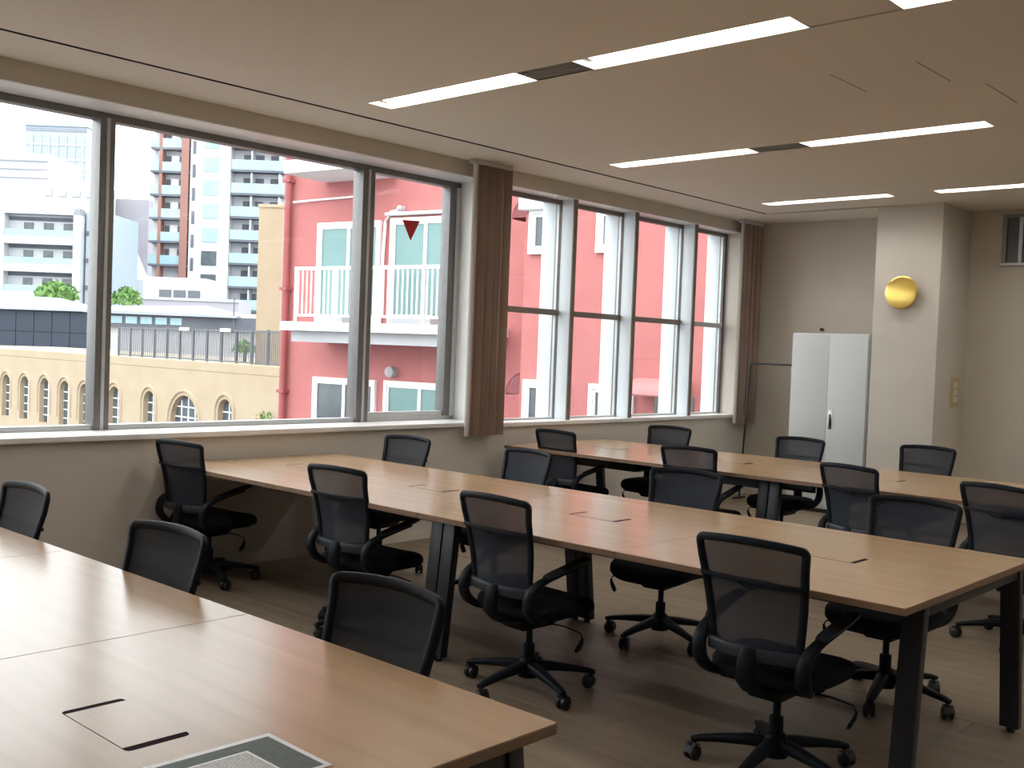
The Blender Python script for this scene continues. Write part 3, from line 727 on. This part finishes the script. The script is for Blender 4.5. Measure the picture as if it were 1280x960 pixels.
def red_window(u0, u1, z0, z1, pane, y=0.0, box=False, sashes=2):
    f = MB(); w = 0.07
    f.box(u0, u0 + w, y - 0.07, y + 0.02, z0 + 8, z1 + 8).box(u1 - w, u1, y - 0.07, y + 0.02, z0 + 8, z1 + 8)
    f.box(u0 + w, u1 - w, y - 0.07, y + 0.02, z1 + 8 - w, z1 + 8).box(u0 + w, u1 - w, y - 0.07, y + 0.02, z0 + 8, z0 + 8 + w)
    o = f.obj('window_frame', 'frame_white', red, smooth=0)
    n = sashes; du = (u1 - u0 - 2 * w) / n
    for i in range(n):
        a, c = u0 + w + i * du, u0 + w + (i + 1) * du
        B(a, c, y - 0.02, y + 0.0, z0 + 8 + w, z1 + 8 - w).obj('pane', pane, o, smooth=0)
        s = MB().box(a, a + 0.035, y - 0.045, y - 0.02, z0 + 8 + w, z1 + 8 - w).box(c - 0.035, c, y - 0.045, y - 0.02, z0 + 8 + w, z1 + 8 - w)
        s.box(a + 0.035, c - 0.035, y - 0.045, y - 0.02, z1 + 8 - w - 0.05, z1 + 8 - w).box(a + 0.035, c - 0.035, y - 0.045, y - 0.02, z0 + 8 + w, z0 + 8 + w + 0.05)
        s.obj('sash', 'frame_white', o, smooth=0)
    return o
red_window(0.82, 2.38, 1.90, 3.79, 'pane_teal')
red_window(2.62, 4.22, 1.90, 3.82, 'pane_teal')
red_window(0.82, 2.38, -1.0, 0.85, 'pane_dark')
red_window(2.59, 4.22, -0.4, 0.86, 'pane_teal')
fb(red, 'hood', 'frame_white', 2.56, 4.28, -0.16, 0, 3.86, 3.91)
MB().tube([(2.85, -0.06, 11.96), (2.62, -0.06, 11.93), (2.50, -0.06, 11.75), (2.47, -0.06, 11.2), (2.44, -0.06, 9.9)], 0.03, 8).obj('white_conduit', 'frame_white', red)
MB().tube([(0.15, -0.05, 12.22), (2.0, -0.05, 12.26)], 0.02, 6).obj('cable', 'frame_white', red)
MB().lathe([(0.10, 0), (0.10, -0.16), (0.04, -0.2)], 12, (2.78, 0, 9.02), 'Y').obj('vent_cap', 'concrete_grey', red)
MB().lathe([(0.06, 0), (0.06, -0.12), (0.03, -0.16)], 12, (2.86, 0, 11.98), 'Y').obj('vent_cap', 'concrete_grey', red)
red_window(6.55, 7.15, 2.95, 3.62, 'pane_dark', BO, sashes=1)
red_window(7.70, 8.30, 2.95, 3.60, 'pane_dark', BO, sashes=1)
red_window(6.55, 7.30, -0.2, 1.07, 'pane_dark', BO)
red_window(7.68, 8.40, -0.2, 1.06, 'pane_dark', BO)
fb(red, 'shutter_box', 'frame_white', 6.44, 7.2, BO - 0.2, BO, 3.60, 3.79, 0.01)
def awning(u, y, z, w, r, h, face, name='awning', mat='awning_red_shaded'):
    """quarter-dome canopy: springs from the wall, w wide"""
    m = MB(); rr = []
    n = 8
    for i in range(n + 1):
        a = PI / 2 * i / n
        out, zz = r * math.sin(a), h * math.cos(a)
        if face == 'front': rr.append([(u - w / 2, y - out, z + zz + 8), (u + w / 2, y - out, z + zz + 8), (u + w / 2, y - out * 0.97, z + zz + 8 - 0.02), (u - w / 2, y - out * 0.97, z + zz + 8 - 0.02)])
        else: rr.append([(u - out, y, z + zz + 8), (u - out, y + w, z + zz + 8), (u - out * 0.97, y + w, z + zz + 8 - 0.02), (u - out * 0.97, y, z + zz + 8 - 0.02)])
    m.rings(rr)
    side = [(0, 0)] + [(r * math.sin(PI / 2 * i / n), h * math.cos(PI / 2 * i / n)) for i in range(n + 1)]
    for e in (0, 1):
        if face == 'front':
            uu = u - w / 2 if e == 0 else u + w / 2
            m.add([(uu, y - a, z + b_ + 8) for a, b_ in side], [tuple(range(len(side)))])
        else:
            yy = y if e == 0 else y + w
            m.add([(u - a, yy, z + b_ + 8) for a, b_ in side], [tuple(range(len(side)))])
    return m.obj(name, mat, red, smooth=30)
awning(8.84, BO, 0.96, 0.74, 0.45, 0.22, 'front', 'awning', 'awning_red_lit')
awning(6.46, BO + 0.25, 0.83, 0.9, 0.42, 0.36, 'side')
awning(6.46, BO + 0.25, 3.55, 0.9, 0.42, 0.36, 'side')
fb(red, 'awning_shadow_panel', 'pane_dark', 8.72, 9.3, BO - 0.03, BO, -0.2, 0.95)  # dark sheet standing in for the shadow below the front awning

# cream building with arched windows
mis = site('arched_building', (-53.88, 18.78), (0.99995, -0.0096), 'cream stucco building with a row of arched windows')
fb(mis, 'wall', 'stucco_cream', -6, 27.4, 0.25, 7.8, -8, 0.70)
fb(mis, 'parapet', 'stucco_cream', -6, 27.4, 0.0, 0.25, 0.42, 0.74, 0.03)
arch = [(6.62, 0.42, -0.39, -1.95), (8.58, 0.45, -0.38, -2.0), (10.58, 0.46, -0.36, -2.0), (12.46, 0.45, -0.39, -2.02), (14.24, 0.43, -0.42, -1.98), (16.68, 0.44, -0.40, -1.9), (19.32, 0.40, -0.42, -1.6), (21.73, 0.90, -0.44, -1.9), (24.28, 0.41, -0.42, -1.6)]
# recessed wall skin, built between arched openings
def arch_pts(c, hw, zt, zb, n=10):
    r = hw; zs = zt - r
    return [(c - hw, zb)] + [(c - hw * math.cos(PI * i / n), zs + r * math.sin(PI * i / n)) for i in range(n + 1)] + [(c + hw, zb)]
sk = MB(); prev = -6.0
for c, hw, zt, zb in arch:
    zb2 = -2.2
    pts = arch_pts(c, hw, zt, zb2)
    sk.box(prev, c - hw, 0.0, 0.25, -8 + 8, 0.42 + 8)
    for i in range(len(pts) - 1):
        (xa, za), (xb, zb_) = pts[i], pts[i + 1]
        if xb - xa < 1e-5: continue
        sk.hexa([(xa, 0, za + 8), (xb, 0, zb_ + 8), (xb, 0.25, zb_ + 8), (xa, 0.25, za + 8)], [(xa, 0, 8.42), (xb, 0, 8.42), (xb, 0.25, 8.42), (xa, 0.25, 8.42)])
    sk.box(c - hw, c + hw, 0, 0.25, 0, zb2 + 8)
    prev = c + hw
sk.box(prev, 27.4, 0, 0.25, 0, 8.42)
sk.obj('arcade_wall', 'stucco_cream', mis, smooth=0)
for c, hw, zt, zb in arch:
    p = arch_pts(c, hw, zt, -2.2)
    pane = MB().prism([(x, z + 8) for x, z in p], 0.20, 0.24).obj('window_pane', 'pane_dark', mis, smooth=0)
    gr = MB()
    for gz in (-0.85, -1.2, -1.55, -1.9): gr.box(c - hw + 0.01, c + hw - 0.01, 0.17, 0.20, gz + 8 - 0.02, gz + 8 + 0.02)
    for gx in ([0] if hw < 0.6 else [-0.45, 0, 0.45]): gr.box(c + gx - 0.02, c + gx + 0.02, 0.165, 0.20, -2.2 + 8, zt + 8 - 0.06 - (0.12 if gx else 0))
    gr.obj('glazing_bar', 'frame_white', pane, smooth=0)
    ho = MB(); hp = [(c - (hw + 0.16) * math.cos(PI * i / 12), 0, 8 + zt - hw + (hw + 0.16) * math.sin(PI * i / 12)) for i in range(13)]
    ho.sweep([(c - hw - 0.16, 0, 6.2)] + hp + [(c + hw + 0.16, 0, 6.2)], 0.06, 0.06, 6, ref=(0, 1, 0))
    ho.obj('arch_moulding', 'stucco_cream', mis)

# steel fence along its roof terrace
fe = thing('terrace_fence', (-38.0, 19.15, 0.70), 0, 'tall grey railing along the roof terrace of the cream building', 'fence')
B(0, 11.6, -0.03, 0.03, 1.06, 1.12).obj('top_rail', 'fence_metal', fe, smooth=0)
B(0, 11.6, -0.03, 0.03, 0.05, 0.10).obj('bottom_rail', 'fence_metal', fe, smooth=0)
for i in range(14): B(i * 0.89, i * 0.89 + 0.06, -0.04, 0.04, 0.0, 1.15).obj('fence_post', 'fence_metal', fe, smooth=0)
bars = MB()
for i in range(116): bars.box(i * 0.1 + 0.022, i * 0.1 + 0.036, -0.012, 0.012, 0.10, 1.06)
tag(bars.obj('fence_bars', 'fence_metal', fe, smooth=0), kind='stuff')
for i, u in enumerate((4.6, 7.2)): B(u, u + 0.55, -0.12, -0.05, 1.05, 1.16).obj('rail_box', 'frame_white', fe, smooth=0)

# terrace floor furniture: pale ramp and steps behind the fence
def leafy(name, c, rx, ry, rz, n, label, size=0.28, mat='leaf_green', trunk=None):
    t = thing(name, (c[0], c[1], c[2]), 0, label, 'shrub')
    m = MB()
    for i in range(n):
        a, b_ = random.uniform(0, 2 * PI), math.asin(random.uniform(-0.3, 1)); r = random.uniform(0.55, 1.0)
        p = Vector((rx * r * math.cos(a) * math.cos(b_), ry * r * math.sin(a) * math.cos(b_), rz * (0.35 + 0.65 * r * math.sin(b_))))
        d1 = Vector((random.uniform(-1, 1), random.uniform(-1, 1), random.uniform(-1, 1))).normalized(); d2 = d1.orthogonal().normalized()
        s = size * random.uniform(0.6, 1.2)
        m.add([p - d1 * s, p + d2 * s * 0.4, p + d1 * s, p - d2 * s * 0.4], [(0, 1, 2, 3)])
    tag(m.obj('foliage', mat, t, smooth=0), kind='stuff')
    MB().tube([(0, 0, -rz * 0.12 - (trunk or 0.2)), (0.05, 0, rz * 0.3)], 0.06, 6).obj('stem', 'bark', t)
    return t
leafy('shrub', (-27.1, 20.5, 1.0), 1.2, 0.5, 0.7, 260, 'green shrub behind the terrace railing beside the red house', 0.16)
leafy('shrub', (-31.4, 20.4, 0.98), 0.6, 0.4, 0.5, 90, 'small low shrub on the terrace further from the red house', 0.14)
leafy('creeper', (-27.0, 18.28, -1.5), 0.45, 0.12, 1.0, 90, 'sparse creeper climbing the cream wall beside the red house', 0.08, trunk=6.3)
leafy('hedge', (-90.0, 39.6, 3.9), 3.4, 1.2, 2.0, 520, 'bushy hedge on a roof in front of the white balconied block', 0.35, trunk=0.64)
leafy('hedge', (-85.5, 43.7, 3.85), 1.9, 1.0, 1.8, 300, 'smaller roof hedge just right of the window mullion', 0.32, trunk=0.62)
T_ = (0.735, 0.678)
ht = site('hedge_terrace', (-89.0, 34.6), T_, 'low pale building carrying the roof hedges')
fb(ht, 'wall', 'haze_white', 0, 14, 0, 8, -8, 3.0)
# slate clad volume with low pitched roof
sv = site('slate_building', (-74.98, 26.13), T_, 'dark slate-clad low building with pale sloping roof')
fb(sv, 'wall', 'slate_panel', -3, 9.1, 0, 6, -8, 2.95)
for k in range(10): fb(sv, 'cladding_panel', 'slate_panel', -2.9 + k * 1.2, -1.75 + k * 1.2, -0.06, 0, 0.1, 1.5); fb(sv, 'cladding_panel', 'slate_panel', -2.9 + k * 1.2, -1.75 + k * 1.2, -0.06, 0, 1.55, 2.9)
rf = MB().hexa([(-3.3, -0.4, 10.92), (9.5, -0.4, 10.98), (9.5, 6, 11.0), (-3.3, 6, 11.0)], [(-3.3, -0.3, 11.05), (9.5, -0.3, 11.08), (5.0, 5, 12.0), (-3.3, 5, 12.2)]); rf.obj('roof', 'roof_grey', sv, smooth=0)
# low grey roofs right of the mullion
gr_ = site('grey_shed', (-57.72, 28.44), T_, 'low grey-roofed building behind the terrace railing')
fb(gr_, 'wall', 'concrete_grey', -1, 13, 0.3, 6, -8, 2.75)
fb(gr_, 'dark_band', 'far_shadow', -1, 9.8, 0.0, 0.3, 2.0, 2.75)
for k in range(6): fb(gr_, 'window_pane', 'pane_blue', -0.7 + k * 0.85, -0.05 + k * 0.85, -0.05, 0.0, 2.2, 2.6)
MB().hexa([(-1.3, -0.4, 10.74), (7.4, -0.4, 10.72), (7.4, 6, 10.9), (-1.3, 6, 10.9)], [(-1.3, -0.3, 10.9), (7.4, -0.3, 10.84), (4.4, 4, 11.5), (-1.3, 4, 11.3)]).obj('roof', 'roof_grey', gr_, smooth=0)
fb(gr_, 'roof_deck', 'haze_white', 6.2, 10.6, 0.5, 5, 2.75, 3.0)
MB().tube([(7.2, -0.2, 9.9), (7.2, -0.2, 11.9)], 0.04, 6).obj('mast', 'fence_metal', gr_)
# stepped pale annex in front of the tower
an = site('pale_annex', (-96.0, 50.5), T_, 'pale mauve stepped annex at the foot of the balconied tower')
fb(an, 'lower_wall', 'haze_mauve', 0, 9.5, 0, 5, -8, 5.3)
fb(an, 'upper_wall', 'haze_white', -0.3, 5.8, 1.5, 6, -8, 7.4)
fb(an, 'window_pane', 'pane_dark', 2.0, 2.7, -0.05, 0.0, 3.9, 4.5)
fb(an, 'parapet', 'haze_white', -0.2, 9.7, -0.15, 0.0, 5.1, 5.35)
for k in range(3): fb(an, 'railing', 'fence_metal', 1.8 + 1.4 * k, 3.0 + 1.4 * k, -0.1, -0.04, 5.35, 6.1)
# cream chimney-like shaft
ch = site('cream_shaft', (-29.2, 19.35), (0.74, 0.68), 'narrow cream stucco shaft rising beside the red house')
fb(ch, 'shaft', 'stucco_cream', 0.0, 0.78, 0, 0.78, 0.705, 5.80)
fb(ch, 'shaft_cap', 'stucco_cream', -0.03, 0.81, -0.03, 0.81, 5.80, 5.90)

# balconied tower
tw_ = site('balcony_tower', (-130.59, 70.12), T_, 'tall pale apartment tower with brown piers and glass balconies')
fb(tw_, 'left_wall', 'tower_white', -0.4, 5.0, 1.2, 14, -8, 40)
fb(tw_, 'middle_wall', 'tower_white', 5.0, 10.3, -0.6, 14, -8, 40)
fb(tw_, 'right_wall', 'tower_white', 10.3, 17.4, 1.2, 14, -8, 40)
fb(tw_, 'pier', 'tower_brown', 3.75, 4.75, -0.55, 1.2, 8.5, 40)
fb(tw_, 'pier', 'tower_brown', 0.75, 1.15, -0.25, 1.2, 8.5, 40)
for k in range(9):
    z0 = 10.9 + k * 3.08 - 3.08
    if z0 > 9:
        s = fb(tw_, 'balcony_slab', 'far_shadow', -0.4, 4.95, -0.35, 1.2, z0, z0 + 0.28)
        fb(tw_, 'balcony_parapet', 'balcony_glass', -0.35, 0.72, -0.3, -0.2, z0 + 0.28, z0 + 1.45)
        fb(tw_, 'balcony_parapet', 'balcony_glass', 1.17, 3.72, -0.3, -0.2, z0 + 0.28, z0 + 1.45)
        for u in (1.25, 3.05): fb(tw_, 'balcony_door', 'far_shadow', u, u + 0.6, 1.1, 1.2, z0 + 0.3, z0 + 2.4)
        fb(tw_, 'balcony_door', 'frame_white', 1.95, 2.95, 1.1, 1.2, z0 + 0.3, z0 + 2.5)
    zz = 10.0 + k * 3.08 - 3.1
    fb(tw_, 'window_pane', 'pane_blue' if k > 1 else 'pane_dark', 6.75, 8.75, -0.7, -0.6, zz + 1.2, zz + 3.1)
    fb(tw_, 'side_window', 'far_shadow', 5.3, 5.7, -0.66, -0.6, zz + 0.4, zz + 2.1)
    zr = 8.6 + k * 3.08 - 3.08
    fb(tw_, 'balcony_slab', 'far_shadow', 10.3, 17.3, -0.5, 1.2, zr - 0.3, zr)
    fb(tw_, 'balcony_parapet', 'balcony_glass', 10.35, 17.25, -0.45, -0.35, zr, zr + 1.3)
    for u in (11.6, 13.2, 15.2): fb(tw_, 'balcony_door', 'far_shadow', u, u + 1.1, 1.1, 1.2, zr + 0.1, zr + 2.2)
    for u in (12.9, 16.6): fb(tw_, 'balcony_divider', 'tower_white', u, u + 0.2, -0.3, 1.2, zr, zr + 2.7)
# white block with long balconies
ap = site('balcony_block', (-124.25, 43.3), T_, 'white mid-rise block with long recessed balconies at the left edge')
fb(ap, 'wall', 'tower_white', -6, 13.9, 1.2, 14, -8, 15.2)
fb(ap, 'side_pier', 'tower_white', 13.1, 13.9, 0, 1.2, -8, 15.2)
fb(ap, 'side_pier', 'tower_white', 4.6, 5.5, 0, 1.2, -8, 15.2)
fb(ap, 'roof_band', 'tower_white', -6, 13.9, 0, 1.2, 14.5, 15.2)
for k in range(4):
    z0 = 11.55 - 3.06 * k
    fb(ap, 'balcony_front', 'tower_white', 5.5, 13.1, 0, 0.3, z0 - 0.35, z0 + 0.5)
    fb(ap, 'balcony_glass', 'balcony_glass', 5.5, 13.1, 0.1, 0.2, z0 + 0.5, z0 + 1.25)
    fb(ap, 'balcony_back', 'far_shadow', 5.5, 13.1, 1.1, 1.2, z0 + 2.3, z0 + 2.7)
    fb(ap, 'balcony_front', 'tower_white', -6, 4.6, 0, 0.3, z0 - 0.35, z0 + 1.0)
    for u in (7.2, 9.4, 11.6): fb(ap, 'balcony_door', 'pane_dark', u, u + 1.0, 1.05, 1.15, z0, z0 + 2.1)
ab = site('grey_side_block', (-113.9, 52.85), T_, 'narrow blue-grey block between the white block and the mullion')
fb(ab, 'wall', 'haze_glass', 0.05, 2.6, 1, 10, -8, 15.0)
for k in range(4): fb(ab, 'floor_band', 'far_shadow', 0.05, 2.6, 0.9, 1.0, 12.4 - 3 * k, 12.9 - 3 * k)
# white block further back
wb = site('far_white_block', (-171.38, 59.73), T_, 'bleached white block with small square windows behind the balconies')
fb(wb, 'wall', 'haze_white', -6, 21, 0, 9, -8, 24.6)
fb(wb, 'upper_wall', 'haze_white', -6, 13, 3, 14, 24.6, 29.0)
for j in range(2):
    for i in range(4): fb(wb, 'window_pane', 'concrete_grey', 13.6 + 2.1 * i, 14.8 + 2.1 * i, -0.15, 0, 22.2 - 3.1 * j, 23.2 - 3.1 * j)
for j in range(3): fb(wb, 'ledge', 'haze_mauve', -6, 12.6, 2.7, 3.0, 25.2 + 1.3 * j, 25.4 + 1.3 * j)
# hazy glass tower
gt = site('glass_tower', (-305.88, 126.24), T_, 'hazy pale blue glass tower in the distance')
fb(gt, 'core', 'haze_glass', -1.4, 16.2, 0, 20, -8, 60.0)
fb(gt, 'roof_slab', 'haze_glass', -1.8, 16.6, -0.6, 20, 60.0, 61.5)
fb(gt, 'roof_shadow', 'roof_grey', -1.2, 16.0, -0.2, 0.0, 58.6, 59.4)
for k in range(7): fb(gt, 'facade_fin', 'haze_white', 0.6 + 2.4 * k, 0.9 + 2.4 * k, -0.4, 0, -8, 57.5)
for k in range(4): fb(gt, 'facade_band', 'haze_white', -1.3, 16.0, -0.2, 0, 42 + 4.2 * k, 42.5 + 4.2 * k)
# mauve slab between mullion and tower, blue glass gable before it
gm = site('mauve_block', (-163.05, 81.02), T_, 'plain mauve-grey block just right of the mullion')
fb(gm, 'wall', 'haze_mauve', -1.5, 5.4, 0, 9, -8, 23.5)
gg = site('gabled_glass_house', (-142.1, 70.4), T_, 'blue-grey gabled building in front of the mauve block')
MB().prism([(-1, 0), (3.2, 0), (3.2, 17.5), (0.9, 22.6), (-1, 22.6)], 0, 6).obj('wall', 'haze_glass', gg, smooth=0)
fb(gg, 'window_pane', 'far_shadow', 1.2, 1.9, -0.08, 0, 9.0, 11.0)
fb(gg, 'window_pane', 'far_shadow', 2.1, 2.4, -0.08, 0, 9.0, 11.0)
